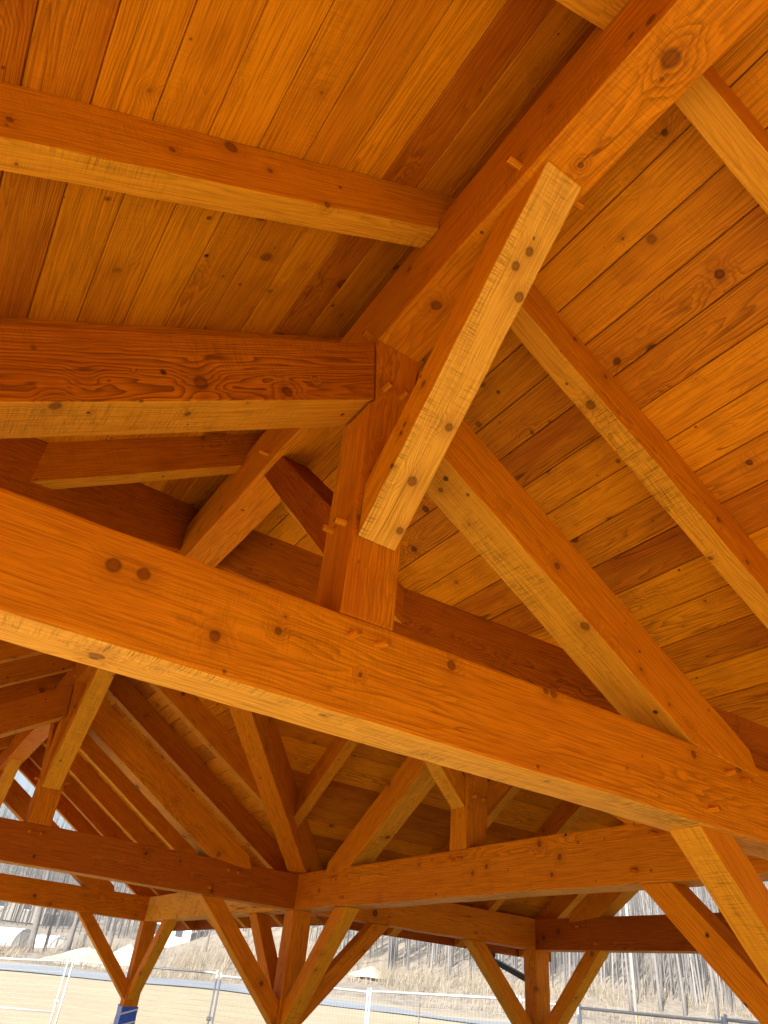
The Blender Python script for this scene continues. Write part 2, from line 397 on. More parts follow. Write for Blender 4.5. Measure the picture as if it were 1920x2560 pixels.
# ridges
rx = []
mr = prism('ridge_beam', [(-8.1, RB+.002), (16.2, RB+.002), (16.2, RT), (-8.1, RT)], (0, 0, 0), Y_, X_, -HW-.005, HW+.005, tone=.40, wob=.003, bev=.007, spots='ridge',
           label="main ridge beam running from upper right down through the king posts")
for s in (-1, 1):
    prism('ridge_beam', [(HW+.01, RB+.002), (9.6, RB+.002), (9.6, RT), (HW+.01, RT)], (0, YC, 0), X_*s, Y_, -HW-.005, HW+.005, tone=.4)
for (y, z) in ((-1.27, 2.39), (.107, 2.42), (1.6, 2.42), (6.5, 2.40), (7.9, 2.40), (9.4, 2.40)):
    peg((-HW-.006, y, z), -X_, mr); peg((HW+.006, y-.03, z-.02), X_, mr)
ridge_brace((0, -.004, 0), -Y_, X_, tone=.85, mat=W_BEAM, spots='brace1', label="nearest knee brace slanting from king post up to the ridge beam, pale knotty underside")
ridge_brace((0, T, 0), Y_, X_, tone=.0, mat=W_DARK)
ridge_brace((0, 7.802, 0), -Y_, X_, tone=.75)
ridge_brace((0, 7.802+T, 0), Y_, X_, tone=.4)
ridge_brace((0, YE, 0), -Y_, X_, tone=.9, mat=W_PALE)
ridge_brace((0, 2*YC-YE, 0), Y_, X_, tone=.5)
for s in (-1, 1):
    ridge_brace((s*(XI-.004), YC, 0), -X_*s, Y_, tone=.7); ridge_brace((s*(XI+T), YC, 0), X_*s, Y_, tone=.4)
    ridge_brace((s*WI, YC, 0), -X_*s, Y_, tone=.5)
# valleys
R2 = math.sqrt(2)
for sx in (-1, 1):
    for sy in (-1, 1):
        d = Vector((sx, sy, 0)); wd = Vector((-sy, sx, 0))
        zt = lambda t: BZ-m*t+m*VH/2
        zb = lambda t: BZ-m*t-m*VH/2-VD
        t0, tS, tE = .05, (BZ-m*VH/2-VD-.463)/m, 4.25
        pf = [(t0*R2, zt(t0)-.12), (t0*R2, zb(t0)), (tS*R2, .463), (tE*R2, .463), (tE*R2, zt(tE)), (t0*R2+.2, zt(t0+.2/R2))]
        th = VH/R2
        prism('valley_beam', pf, (0, YC, 0), d, wd, -th, th, mat=None if not (sy < 0) else W_DARK, tone=.35 if sy > 0 else .55, bev=.006, wob=.0025, grain=d.normalized()*R2-Z_*m,
              label={(-1, -1): "dark red valley beam left of the nearest king post", (1, -1): "dark red valley beam right of the nearest king post"}.get((sx, sy)))
# common rafters and jacks
def rafter(o, d, wd, dist, tone=None, spots=None):
    """o on ridge centre line; wd points away from the crossing; dist = |offset| of rafter centre from YC"""
    zt = lambda a: BZ-m*a
    zb = lambda a: zt(a)-CD
    profs = []
    for w_ in (-CW/2, CW/2):
        e = dist+w_-VH+.03
        if e < 3.75: profs.append([(0.003, zt(.003)), (0.003, RT+.008), (.156, RT+.008), (.156, zb(.156)), (e, zb(e)), (e, zt(e))])
        else:
            e = XI+T+OV-.05
            profs.append([(0.003, zt(.003)), (0.003, RT+.008), (.156, RT+.008), (.156, zb(.156)), (3.76, zb(3.76)), (3.787, .4625), (4.02, .4625), (4.02, zb(4.02)), (4.622, -.054), (e, -.054), (e, zt(e))])
    if len(profs[0]) != len(profs[1]): profs[0] = profs[1]
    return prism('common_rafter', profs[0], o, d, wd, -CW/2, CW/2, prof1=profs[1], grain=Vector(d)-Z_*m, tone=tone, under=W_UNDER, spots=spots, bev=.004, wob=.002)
for sy in (-1, 1):
    for dist in (1.73, 3.145, 4.565, 5.97, 7.53, 8.97, 10.44, 11.8):
        for sx in (-1, 1):
            rafter((0, YC+sy*dist, 0), X_*sx, Y_*sy, dist, tone=random.uniform(.1, .6), spots=('R1' if sx > 0 else 'L1') if (sy < 0 and dist == 4.565) else None)
for sx in (-1, 1):
    for dist in (1.73, 3.16, 4.57, 6.02, 7.43, 8.9):
        for sy in (-1, 1):
            rafter((sx*dist, YC, 0), Y_*sy, X_*sx, dist, tone=random.uniform(.1, .6))
# roof deck: tongue and groove boards, one mesh per roof plane
PITCH = .229; AE = XI+T+OV+.04
def deck(run, across, endw, flip):
    """run = board direction away from crossing, across = downslope horizontal direction"""
    bm = bmesh.new(); coords = []; tones = []
    up = Vector((0, 0, 1)); edges = [0.0]
    a = .102
    while a < AE: edges.append(a); a += PITCH
    edges.append(AE)
    g = .0022
    nrm = (across*m+Z_).normalized()
    for a0, a1 in zip(edges, edges[1:]):
        if a1-a0 < .03: continue
        th = .036; c = .0046
        sec = [(a0+g, th), (a0+g, c), (a0+g+c, 0), (a1-g-c, 0), (a1-g, c), (a1-g, th)]
        # split into board lengths
        cuts = [a0-.3]; p = a0+random.uniform(1.5, 6)+(30 if flip else 0)
        while p < endw-1.2: cuts.append(p); p += random.uniform(3.8, 6.5)
        cuts.append(endw)
        for c0, c1 in zip(cuts, cuts[1:]):
            off = Vector((random.uniform(0, 90), random.uniform(-.09, .09), random.uniform(.01, .12)))
            tn = random.choice((random.uniform(-.02, .25), random.uniform(.3, .75), random.uniform(.6, 1.15)))
            rings = []
            for end, cc in ((0, c0), (1, c1)):
                ring = []
                for aa, t in sec:
                    r_ = max(cc, aa) if end == 0 else cc
                    r_ = r_+.0025 if end == 0 and r_ > aa else (r_-.0025 if end else r_)
                    P = Vector((0, YC, 0))+run*r_+across*aa+Z_*(BZ-m*aa)+nrm*t
                    ring.append(bm.verts.new(U(P)))
                    coords.append(off+Vector((r_*S, (aa-(a0+a1)/2)*S*1.17, t*S))); tones.append(tn)
                rings.append(ring)
            A, B = rings; n = len(A)
            bm.faces.new(A); bm.faces.new(B[::-1])
            for i in range(n): bm.faces.new((A[i], B[i], B[(i+1) % n], A[(i+1) % n]))
    bmesh.ops.recalc_face_normals(bm, faces=bm.faces)
    o = link_mesh('roof_deck', bm, W_BOARD, PAV)
    set_wood(o.data, coords, tones)
    return o
def cover(bm, run, across, endw):
    nrm = (across*m+Z_).normalized()
    def V(r_, a, t): return bm.verts.new(U(Vector((0, YC, 0))+run*r_+across*a+Z_*(BZ-m*a)+nrm*t))
    for t0, t1 in ((.045, .075),):
        q = [(0, 0), (endw+.04, 0), (endw+.04, AE+.08), (AE+.08, AE+.08)]
        A = [V(r_, a, t0) for r_, a in q]; B = [V(r_, a, t1) for r_, a in q]
        bm.faces.new(A); bm.faces.new(B[::-1])
        for i in range(4): bm.faces.new((A[i], B[i], B[(i+1) % 4], A[(i+1) % 4]))
cbm = bmesh.new()
for sy in (-1, 1):
    for sx in (-1, 1):
        deck(Y_*sy, X_*sx, 12.15, sy < 0); cover(cbm, Y_*sy, X_*sx, 12.15)
        deck(X_*sx, Y_*sy, 9.65, 0); cover(cbm, X_*sx, Y_*sy, 9.65)
bmesh.ops.recalc_face_normals(cbm, faces=cbm.faces)
link_mesh('roof_covering', cbm, M_SHINGLE, PAV)
# eaves: fascia, gutter, downspout
FA = XI+T+OV-.04
for s in (-1, 1):
    for sy in (-1, 1):
        a0, a1 = FA+.0, 12.15
        prism('fascia_board', [(a0, -.06), (a1, -.06), (a1, .13), (a0, .13)], (s*FA, YC, 0), Y_*sy, X_*s, 0, .035, bev=.002, tone=.2, mat=W_DARK)
        prism('gutter', [(a0+.2, -.02), (a1, -.02), (a1, .13), (a0+.2, .13)], (s*(FA+.037), YC, 0), Y_*sy, X_*s, 0, .16, bev=.012, mat=M_BLACK, tone=0)
        prism('fascia_board', [(a0, -.06), (9.65, -.06), (9.65, .13), (a0, .13)], (0, YC+sy*FA, 0), X_*s, Y_*sy, 0, .035, bev=.002, tone=.2, mat=W_DARK)
        prism('gutter', [(a0+.2, -.02), (9.65, -.02), (9.65, .13), (a0+.2, .13)], (0, YC+sy*(FA+.037), 0), X_*s, Y_*sy, 0, .16, bev=.012, mat=M_BLACK, tone=0)
def tube(name, pts, r, mat, parent, n=8, square=False):
    """pipe through points (metres)"""
    bm = bmesh.new(); rings = []
    pts = [Vector(p) for p in pts]
    up0 = None
    for i, p in enumerate(pts):
        t = (pts[min(i+1, len(pts)-1)]-pts[max(i-1, 0)]).normalized()
        ref = Vector((0, 0, 1)) if abs(t.z) < .9 else Vector((0, 1, 0))
        a = t.cross(ref).normalized(); b = t.cross(a)
        rr = r[i] if isinstance(r, (list, tuple)) else r
        if square: rings.append([bm.verts.new(p+a*rr*x+b*rr*y) for x, y in ((-1, -.75), (1, -.75), (1, .75), (-1, .75))])
        else: rings.append([bm.verts.new(p+(a*math.cos(2*PI*k/n)+b*math.sin(2*PI*k/n))*rr) for k in range(n)])
    for A, B in zip(rings, rings[1:]):
        N = len(A)
        for k in range(N): bm.faces.new((A[k], A[(k+1) % N], B[(k+1) % N], B[k]))
    bm.faces.new(rings[0][::-1]); bm.faces.new(rings[-1])
    bmesh.ops.recalc_face_normals(bm, faces=bm.faces)
    return link_mesh(name, bm, mat, parent, smooth=not square)
ds = tube('downspout', [U(p) for p in ((8.50, 9.10, .05), (8.50, 9.10, -.10), (8.515, 9.00, -.17), (8.60, 8.26, -.42), (8.63, 8.19, -.50), (8.63, 8.18, FLOOR+.2))], .038, M_BLACK, PAV, square=True)
ds['label'] = "black square downspout elbow beside the right far post"
# blue protective film round the left far post
pb = posts[(round(PX, 2), round(YEF, 2))]
bm = bmesh.new()
rows = []
for i in range(7):
    z = -1.50-i*.12
    r_ = HW+.010+random.uniform(0, .008)
    rows.append([bm.verts.new(U((PX+x*(r_+random.uniform(0, .006)), YEF+y*(r_+random.uniform(0, .006)), z+random.uniform(-.02, .02)))) for x, y in ((-1, -1), (1, -1), (1, 1), (-1, 1))])
for A, B in zip(rows, rows[1:]):
    for k in range(4): bm.faces.new((A[k], A[(k+1) % 4], B[(k+1) % 4], B[k]))
bmesh.ops.recalc_face_normals(bm, faces=bm.faces)
tp = link_mesh('protective_film', bm, M_TAPE, pb); tp.matrix_local = MX[pb.name].inverted()
tp['label'] = "blue wrap round the lower part of the far left post"
bm = bmesh.new()
for i in range(3):
    z = -1.62-i*.2; r_ = HW+.022
    for fx in (-1,):
        q = [(-r_, -r_, z), (r_, -r_, z+.10), (r_, -r_, z+.07), (-r_, -r_, z-.035)]
        bm.faces.new([bm.verts.new(U((PX+a, YEF+b, c))) for a, b, c in q])
tw = link_mesh('film_stripe', bm, M_WHITE, pb); tw.matrix_local = MX[pb.name].inverted()

# ---------------------------------------------------------------- ground
CX, CY = -1.015, -1.817
def lerp(a, b, t): return a+(b-a)*t
def interp(x, pts):
    if x <= pts[0][0]: return pts[0][1]
    for (x0, y0), (x1, y1) in zip(pts, pts[1:]):
        if x <= x1: return lerp(y0, y1, (x-x0)/(x1-x0))
    return pts[-1][1]
LEFT = [(0, -.06), (19, -.04), (30, .5), (45, 1.2), (51, 1.55), (60, 2.1), (66, 2.6), (75, 2.9), (95, 4.7), (110, 8), (135, 17), (200, 22), (300, 18)]
RIGHT = [(0, -.06), (13, -.04), (30, .6), (45, 1.2), (51, 1.6), (60, 2.7), (70, 4.2), (80, 6.5), (95, 10.5), (120, 16), (150, 19), (200, 22), (300, 18)]
def hs(x, y):
    h = math.sin(x*.37+1.3*math.sin(y*.21))*math.cos(y*.29+.7*math.sin(x*.17))
    return h+.5*math.sin(x*.9+y*.7)*math.cos(y*1.1-x*.3)
def gz(x, y):
    dx, dy = x-CX, y-CY; r = math.hypot(dx, dy); az = math.degrees(math.atan2(dx, dy))
    t = min(1, max(0, (az-17)/12)); t = t*t*(3-2*t)
    if az > 150 or az < -60: t = 0
    z = lerp(interp(r, LEFT), interp(r, RIGHT), t)
    if dy < -20: z = min(z, .5+.01*r)
    if r > 20: z += hs(x*.5, y*.5)*min(.35, (r-20)*.006)+ (hs(x*1.7, y*1.7)*.12 if r > 52 else 0)
    if r > 90: z += hs(x*.09, y*.09)*min(2.5, (r-90)*.05)
    return z
def ring_sheet(rs, azs, dz=0):
    bm = bmesh.new(); G = []
    for r in rs:
        row = []
        for a in azs:
            x = CX+r*math.sin(math.radians(a)); y = CY+r*math.cos(math.radians(a))
            row.append(bm.verts.new((x, y, gz(x, y)+dz)))
        G.append(row)
    return bm, G
rs = [.01, 5, 10, 14, 17, 20, 23, 26, 29, 32, 35, 38, 41, 44, 46, 48, 50, 52, 54, 56, 58, 60, 62, 64, 66, 68, 70, 72, 74, 76, 78, 80, 83, 86, 90, 94, 98, 103, 108, 114, 120, 128, 136, 145, 160, 180, 210, 250, 300]
azs = [i*1.5 for i in range(-4, 60)]+[i*6 for i in range(15, 59)]
azs = sorted(set(a if a <= 360 else a-360 for a in azs if a <= 354))
azs = [a for a in azs if a < 354]
bm, G = ring_sheet(rs, azs)
n = len(azs)
for A, B in zip(G, G[1:]):
    for k in range(n): bm.faces.new((A[k], A[(k+1) % n], B[(k+1) % n], B[k]))
bmesh.ops.recalc_face_normals(bm, faces=bm.faces)
k = NT("dry_grass_ground"); tc = k.n('ShaderNodeTexCoord'); P = tc.outputs['Object']
n1 = k.noise(P, .12, 5, .6); n2 = k.noise(P, 1.6, 4, .6); n3 = k.noise(k.vmath('MULTIPLY', P, (1, 1, 1)), .045, 3, .5)
c = k.ramp(n1, [(.3, (.31, .255, .16)), (.55, (.38, .315, .205)), (.75, (.28, .24, .155))])
c = k.mix(k.rng(n2, .4, .7), c, (.32, .27, .18))
ln_ = k.n('ShaderNodeVectorMath', operation='DISTANCE'); k.put(ln_.inputs[0], P); ln_.inputs[1].default_value = (CX, CY, 0)
far = k.rng(ln_.outputs['Value'], 49, 54)
c2 = k.ramp(n2, [(.35, (.16, .135, .11)), (.6, (.27, .23, .18)), (.8, (.20, .17, .14))])
c = k.mix(far, c, c2)
k.put(k.b.inputs['Base Color'], c); k.b.inputs['Roughness'].default_value = .95
ground = link_mesh('ground', bm, k.m, None, True); tag(ground, kind='structure')
# road
az2 = [i*1.5 for i in range(-8, 56)]
bm = bmesh.new(); prev = None
for a in az2:
    row = []
    for r in (45.2, 46.5, 48, 49.4):
        r_ = r+ math.sin(math.radians(a*2))*1.0
        x = CX+r_*math.sin(math.radians(a)); y = CY+r_*math.cos(math.radians(a)); row.append(bm.verts.new((x, y, gz(x, y)+.05)))
    if prev:
        for i in range(3): bm.faces.new((prev[i], prev[i+1], row[i+1], row[i]))
    prev = row
bmesh.ops.recalc_face_normals(bm, faces=bm.faces)
M_ROAD = plain("asphalt", (.22, .245, .28), .7, 0, .1, 2)
road = link_mesh('road', bm, M_ROAD, None, True); tag(road, kind='structure')
# concrete floor of the pavilion
bm = bmesh.new()
def boxm(bm, x0, x1, y0, y1, z0, z1):
    v = [bm.verts.new((x, y, z)) for z in (z0, z1) for x, y in ((x0, y0), (x1, y0), (x1, y1), (x0, y1))]
    for f in ((0, 3, 2, 1), (4, 5, 6, 7), (0, 1, 5, 4), (1, 2, 6, 5), (2, 3, 7, 6), (3, 0, 4, 7)): bm.faces.new([v[i] for i in f])
x1, x2 = 4.4*S, 9.0*S; ya, yb, yc_, yd = (2*YC-YE-1)*S, -.4*S, (2*YC+.4)*S, (YE+.8)*S
boxm(bm, -x1, x1, ya, yd, -.25, .035); boxm(bm, x1+.004, x2, yb, yc_, -.25, .035); boxm(bm, -x2, -x1-.004, yb, yc_, -.25, .035)
fl = link_mesh('floor', bm, M_CONC); tag(fl, kind='structure')

# ---------------------------------------------------------------- temporary fence panels
def fence_panel(x0, y0, z0, x1, y1, z1, label, mid=False):
    o = empty('fence_panel', ((x0+x1)/2, (y0+y1)/2, 0)); tag(o, label, 'fence panel', 'temporary mesh fence panels round the site')
    L = Matrix.Translation((-(x0+x1)/2, -(y0+y1)/2, 0))
    A = Vector((x0, y0, 0)); B = Vector((x1, y1, 0))
    def P(t, h):
        p = A.lerp(B, t); zt = lerp(z0, z1, t); g0 = gz(p.x, p.y)+.04
        return Vector((p.x-o.location.x, p.y-o.location.y, lerp(g0, zt, h)))
    e = .008
    tube('end_tube', [P(0, 0), P(0, 1.03)], .019, M_GALV, o); tube('end_tube', [P(1, 0), P(1, 1.03)], .019, M_GALV, o)
    tube('top_rail', [P(0, 1), P(1, 1)], .019, M_GALV, o); tube('bottom_rail', [P(0, .06), P(1, .06)], .019, M_GALV, o)
    if mid: tube('middle_rail', [P(0, .52), P(1, .52)], .019, M_GALV, o)
    bm = bmesh.new(); W = (B-A).length; nx = int(W/.055); nz = 20
    n_ = Vector((-(B-A).y, (B-A).x, 0)).normalized()*.0009
    dirn = (B-A).normalized()*.0009
    for i in range(1, nx):
        a, b = P(i/nx, .07), P(i/nx, .99)
        v = [bm.verts.new(q) for q in (a-dirn, a+n_, a+dirn, b-dirn, b+n_, b+dirn)]
        bm.faces.new((v[0], v[1], v[4], v[3])); bm.faces.new((v[1], v[2], v[5], v[4])); bm.faces.new((v[2], v[0], v[3], v[5]))
    for i in range(1, nz):
        a, b = P(0, .07+.92*i/nz), P(1, .07+.92*i/nz); u = Vector((0, 0, .0009))
        v = [bm.verts.new(q) for q in (a-u, a+n_, a+u, b-u, b+n_, b+u)]
        bm.faces.new((v[0], v[1], v[4], v[3])); bm.faces.new((v[1], v[2], v[5], v[4])); bm.faces.new((v[2], v[0], v[3], v[5]))
    link_mesh('wire_mesh', bm, M_WIRE, o)
    bm = bmesh.new(); c = P(1, .62); boxm(bm, c.x-.04, c.x+.04, c.y-.04, c.y+.04, c.z-.03, c.z+.03)
    bmesh.ops.bevel(bm, geom=bm.edges[:], offset=.008, segments=1, affect='EDGES')
    link_mesh('clamp', bm, M_GALV, o)
    bm = bmesh.new(); c = P(0, 0); boxm(bm, c.x-.3, c.x+.3, c.y-.11, c.y+.11, c.z-.04, c.z+.09)
    bmesh.ops.bevel(bm, geom=bm.edges[:], offset=.02, segments=1, affect='EDGES')
    link_mesh('foot_block', bm, M_CONC, o)
FENCE = [
    (0.699, 17.307, 1.597, 2.872, 15.759, 1.728, 'leftmost fence panel, with a middle rail', True),
    (2.97, 15.737, 1.752, 4.791, 12.555, 1.791, 'fence panel behind the far left post with blue wrap', False),
    (4.783, 12.342, 1.754, 6.431, 10.039, 1.748, 'fence panel behind the central post and its braces', False),
    (6.362, 9.846, 1.761, 7.683, 7.845, 1.851, 'fence panel below the wooded slope, left of the right far post', False),
    (7.65, 7.739, 1.844, 8.032, 6.953, 1.821, 'narrow fence panel directly behind the right far post', False),
    (7.907, 6.795, 1.816, 8.431, 4.916, 1.812, 'fence panel right of the right far post, low in the corner', False),
    (8.371, 4.828, 1.837, 8.58, 3.562, 1.811, 'rightmost fence panel, cut off by the picture edge', False)]
for f in FENCE: fence_panel(*f)

# ---------------------------------------------------------------- background
def twig_tree(name, x, y, h, r, label, cat, mat, group=None, nb=26, lean=(0, 0), seed=0, crown=1.0, split=.3):
    rnd = random.Random(seed); z = gz(x, y)-.2
    o = empty(name, (x, y, z)); tag(o, label, cat, group)
    pts = []; rr = []
    N = 8
    wx = rnd.uniform(0, 6)
    for i in range(N+1):
        t = i/N; pts.append(Vector((lean[0]*t+.02*h*math.sin(wx+t*5)*t, lean[1]*t+.02*h*math.cos(wx+t*4)*t, h*t))); rr.append(r*(1-t)**.8+.012+ (r*.35 if i == 0 else 0))
    tube('trunk', pts, rr, mat, o, n=7)
    bm = bmesh.new()
    def limb(p, d, L, r0, depth):
        q = p; segs = 3; last = None
        ring = None
        for s in range(segs+1):
            a = d.cross(Vector((.3, .2, 1))).normalized(); b = d.cross(a)
            rad = r0*(1-s/segs*.75)
            cur = [bm.verts.new(q+(a*math.cos(2*PI*k/3)+b*math.sin(2*PI*k/3))*rad) for k in range(3)]
            if ring:
                for k in range(3): bm.faces.new((ring[k], ring[(k+1) % 3], cur[(k+1) % 3], cur[k]))
            ring = cur
            if depth > 0 and s > 0:
                for _ in range(2 if depth > 1 else 3):
                    dd = (d+Vector((rnd.uniform(-1, 1), rnd.uniform(-1, 1), rnd.uniform(-.3, .9)))*.75).normalized()
                    limb(q, dd, L*rnd.uniform(.35, .55), rad*.55, depth-1)
            d = (d+Vector((rnd.uniform(-.25, .25), rnd.uniform(-.25, .25), rnd.uniform(0, .3)))).normalized()
            q = q+d*(L/segs)
    for i in range(nb):
        t = rnd.uniform(split, .98); f = t*N; j = min(int(f), N-1); p = pts[j].lerp(pts[j+1], f-j)
        a = rnd.uniform(0, 2*PI); up = rnd.uniform(.35, 1.1)
        d = Vector((math.cos(a), math.sin(a), up)).normalized()
        limb(p, d, h*crown*rnd.uniform(.18, .38)*(1.15-t), max(.008, r*.38*(1-t)+.008), 2)
    bmesh.ops.recalc_face_normals(bm, faces=bm.faces)
    link_mesh('crown', bm, mat, o)
    return o
def polar(az, r): return CX+r*math.sin(math.radians(az)), CY+r*math.cos(math.radians(az))
YARD = [(10.44, 63.2, 9, .26, "thick grey bare tree in front of the white hoop sheds"), (12.93, 62.7, 8.5, .2, "slimmer grey bare tree right of the second hoop shed"),
        (7.6, 64.5, 7.5, .12, "thin leaning bare tree at the far left by the hoop shed"), (11.7, 64.2, 7, .12, "thin bare tree between the two thick grey yard trees"),
        (15.2, 68, 7.5, .13, "bare tree behind the sand piles"), (17.6, 69, 7, .12, "bare tree right of the sand piles"),
        (27.2, 72, 6.5, .11, "small bare tree left of the white house"), (29.2, 73, 6.5, .11, "small bare tree in front of the white house"), (31.2, 72, 6, .1, "small bare tree right of the white house")]
for i, (x, y, h, r, lab) in enumerate(YARD):
    twig_tree('bare_tree', x, y, h, r, lab, 'tree', M_BARKD, 'bare trees in the yards beyond the road', nb=24, seed=i+3, lean=(random.uniform(-.8, .8), 0), crown=1.1)
RT_ = [(33.8, 74, 13, .16, "dark forked tree standing out from the pale wood on the slope"), (45.4, 62, 12, .09, "pale slim trunk at the foot of the wooded slope, left of the utility pole"),
       (49.2, 60, 12, .10, "pale slim trunk just left of centre between the right braces"), (51.0, 62, 13, .11, "pale slim trunk leaning left between the right braces"),
       (52.4, 61, 12, .10, "tall pale trunk right of the leaning one on the slope"), (54.2, 60, 12, .09, "pale slim trunk farthest right between the right braces"),
       (37.5, 66, 11, .09, "pale slim trunk on the slope behind the downspout"), (30.8, 68, 10, .08, "pale slim trunk at the left edge of the wooded slope")]
for i, (az, r_, h, rad, lab) in enumerate(RT_):
    x, y = polar(az, r_)
    twig_tree('forest_edge_tree', x, y, h, rad, lab, 'tree', M_BARKD if i == 0 else M_BARK, 'bare trees at the foot of the wooded slope', nb=14, seed=i+40, lean=(random.uniform(-1, 1), random.uniform(-.5, .5)), crown=.6, split=.35)
x, y = 16.46, 22.57
twig_tree('sapling', x, y, 2.6, .018, "thin staked sapling standing in the dry grass beyond the fence", 'tree', M_BARKD, nb=9, seed=77, crown=.5)

# bare wood on the hillside: too many stems to count
bm = bmesh.new(); rnd = random.Random(5)
def stem(x, y, h, r, tw):
    z = gz(x, y)-.3; lx, ly = rnd.uniform(-.06, .06)*h, rnd.uniform(-.04, .04)*h
    prev = None
    for t in (0, .5, 1):
        rad = r*(1-t*.75); c = Vector((x+lx*t, y+ly*t, z+h*t))
        cur = [bm.verts.new(c+Vector((rad*math.cos(a), rad*math.sin(a), 0))) for a in (0, 2.1, 4.2)]
        if prev:
            for k_ in range(3): bm.faces.new((prev[k_], prev[(k_+1) % 3], cur[(k_+1) % 3], cur[k_]))
        prev = cur
    for _ in range(tw):
        t = rnd.uniform(.25, 1); c = Vector((x+lx*t, y+ly*t, z+h*t)); a = rnd.uniform(0, 6.28); L = rnd.uniform(.12, .28)*h*(1.2-t)
        d = Vector((math.cos(a)*.6, math.sin(a)*.6, rnd.uniform(.4, 1.1))); e = c+d*L; wv = Vector((-d.y, d.x, 0)).normalized()*r*.3
        m_ = c+d*L*.5+Vector((rnd.uniform(-.1, .1), rnd.uniform(-.1, .1), .1))*L
        bm.faces.new([bm.verts.new(p) for p in (c-wv, c+wv, m_)]) ; bm.faces.new([bm.verts.new(p) for p in (m_-wv*.7, m_+wv*.7, e)])
cnt = 0
while cnt < 4600:
    az = rnd.uniform(0, 66); r_ = rnd.uniform(62, 150)
    near = interp(az, [(0, 100), (18, 96), (26, 82), (31, 70), (40, 66), (66, 64)])
    if r_ < near: continue
    x, y = polar(az, r_)
    h = rnd.uniform(8, 15)*(1 if az > 24 else .85)
    stem(x, y, h, rnd.uniform(.04, .10), 10); cnt += 1
bmesh.ops.recalc_face_normals(bm, faces=bm.faces)
kb = NT("woodland_bark"); tc = kb.n('ShaderNodeTexCoord')
nb_ = kb.noise(kb.vmath('MULTIPLY', tc.outputs['Object'], (1.7, 1.7, .04)), 1.0, 2, .6)
kb.put(kb.b.inputs['Base Color'], kb.ramp(nb_, [(.32, (.055, .05, .048)), (.52, (.13, .122, .118)), (.72, (.30, .29, .28))]))
kb.b.inputs['Roughness'].default_value = .95
fo = link_mesh('bare_woodland', bm, kb.m); tag(fo, 'pale bare winter wood covering the hillside behind the pavilion', 'woodland', None, 'stuff')
# dry brush and weeds
bm = bmesh.new()
for i in range(5200):
    az = rnd.uniform(2, 64); r_ = rnd.choice((rnd.uniform(54, 66), rnd.uniform(58, 90)))
    x, y = polar(az, r_); z = gz(x, y)
    if hs(x*.7, y*.7)+rnd.uniform(-.5, .6) < 0: continue
    for _ in range(9):
        a = rnd.uniform(0, 6.28); L = rnd.uniform(.25, 1.1)*(1 if r_ < 60 else 1.5); d = Vector((math.cos(a)*.5, math.sin(a)*.5, rnd.uniform(.5, 1.1)))
        p = Vector((x+rnd.uniform(-.5, .5), y+rnd.uniform(-.5, .5), z-.05)); wv = Vector((-d.y, d.x, 0)).normalized()*rnd.uniform(.008, .025)
        bm.faces.new([bm.verts.new(q) for q in (p-wv, p+wv, p+d*L)])
br = link_mesh('dry_brush', bm, M_BRUSH); tag(br, 'tan dry weeds and brush on the banks beyond the road', 'brush', None, 'stuff')

# sand piles
def pile(x, y, rx_, ry_, h, label, seed):
    bm = bmesh.new(); N = 20; rnd2 = random.Random(seed); G = []
    z = gz(x, y)-.15
    for i in range(9):
        t = i/8; row = []
        for k_ in range(N):
            a = 2*PI*k_/N; q = 1+.18*math.sin(a*3+seed)+.1*math.sin(a*7+seed*2)
            row.append(bm.verts.new((rx_*(1-t)*q*math.cos(a), ry_*(1-t)*q*math.sin(a), h*(1-(1-t)**1.3)*(1+.08*math.sin(a*5+t*9))+rnd2.uniform(-.03, .03))))
        G.append(row)
    for A, B in zip(G, G[1:]):
        for k_ in range(N): bm.faces.new((A[k_], A[(k_+1) % N], B[(k_+1) % N], B[k_]))
    bmesh.ops.recalc_face_normals(bm, faces=bm.faces)
    o = link_mesh('sand_pile', bm, M_SAND, None, True); o.location = (x, y, z); tag(o, label, 'sand pile', 'heaps of sand beyond the road'); return o
pile(13.0, 56.5, 3.4, 2.2, 1.15, "long low sand pile beyond the road, left of the far post", 1)
pile(16.1, 57.9, 1.9, 1.6, 1.35, "taller rounded sand pile right behind the far left post", 4)
pile(32.8, 47.8+4, 1.8, 1.4, .7, "small yellow sand pile at the foot of the wooded slope", 7)
pile(26.2, 54.5, 1.6, 1.3, .9, "small sand pile left of the central post braces", 9)

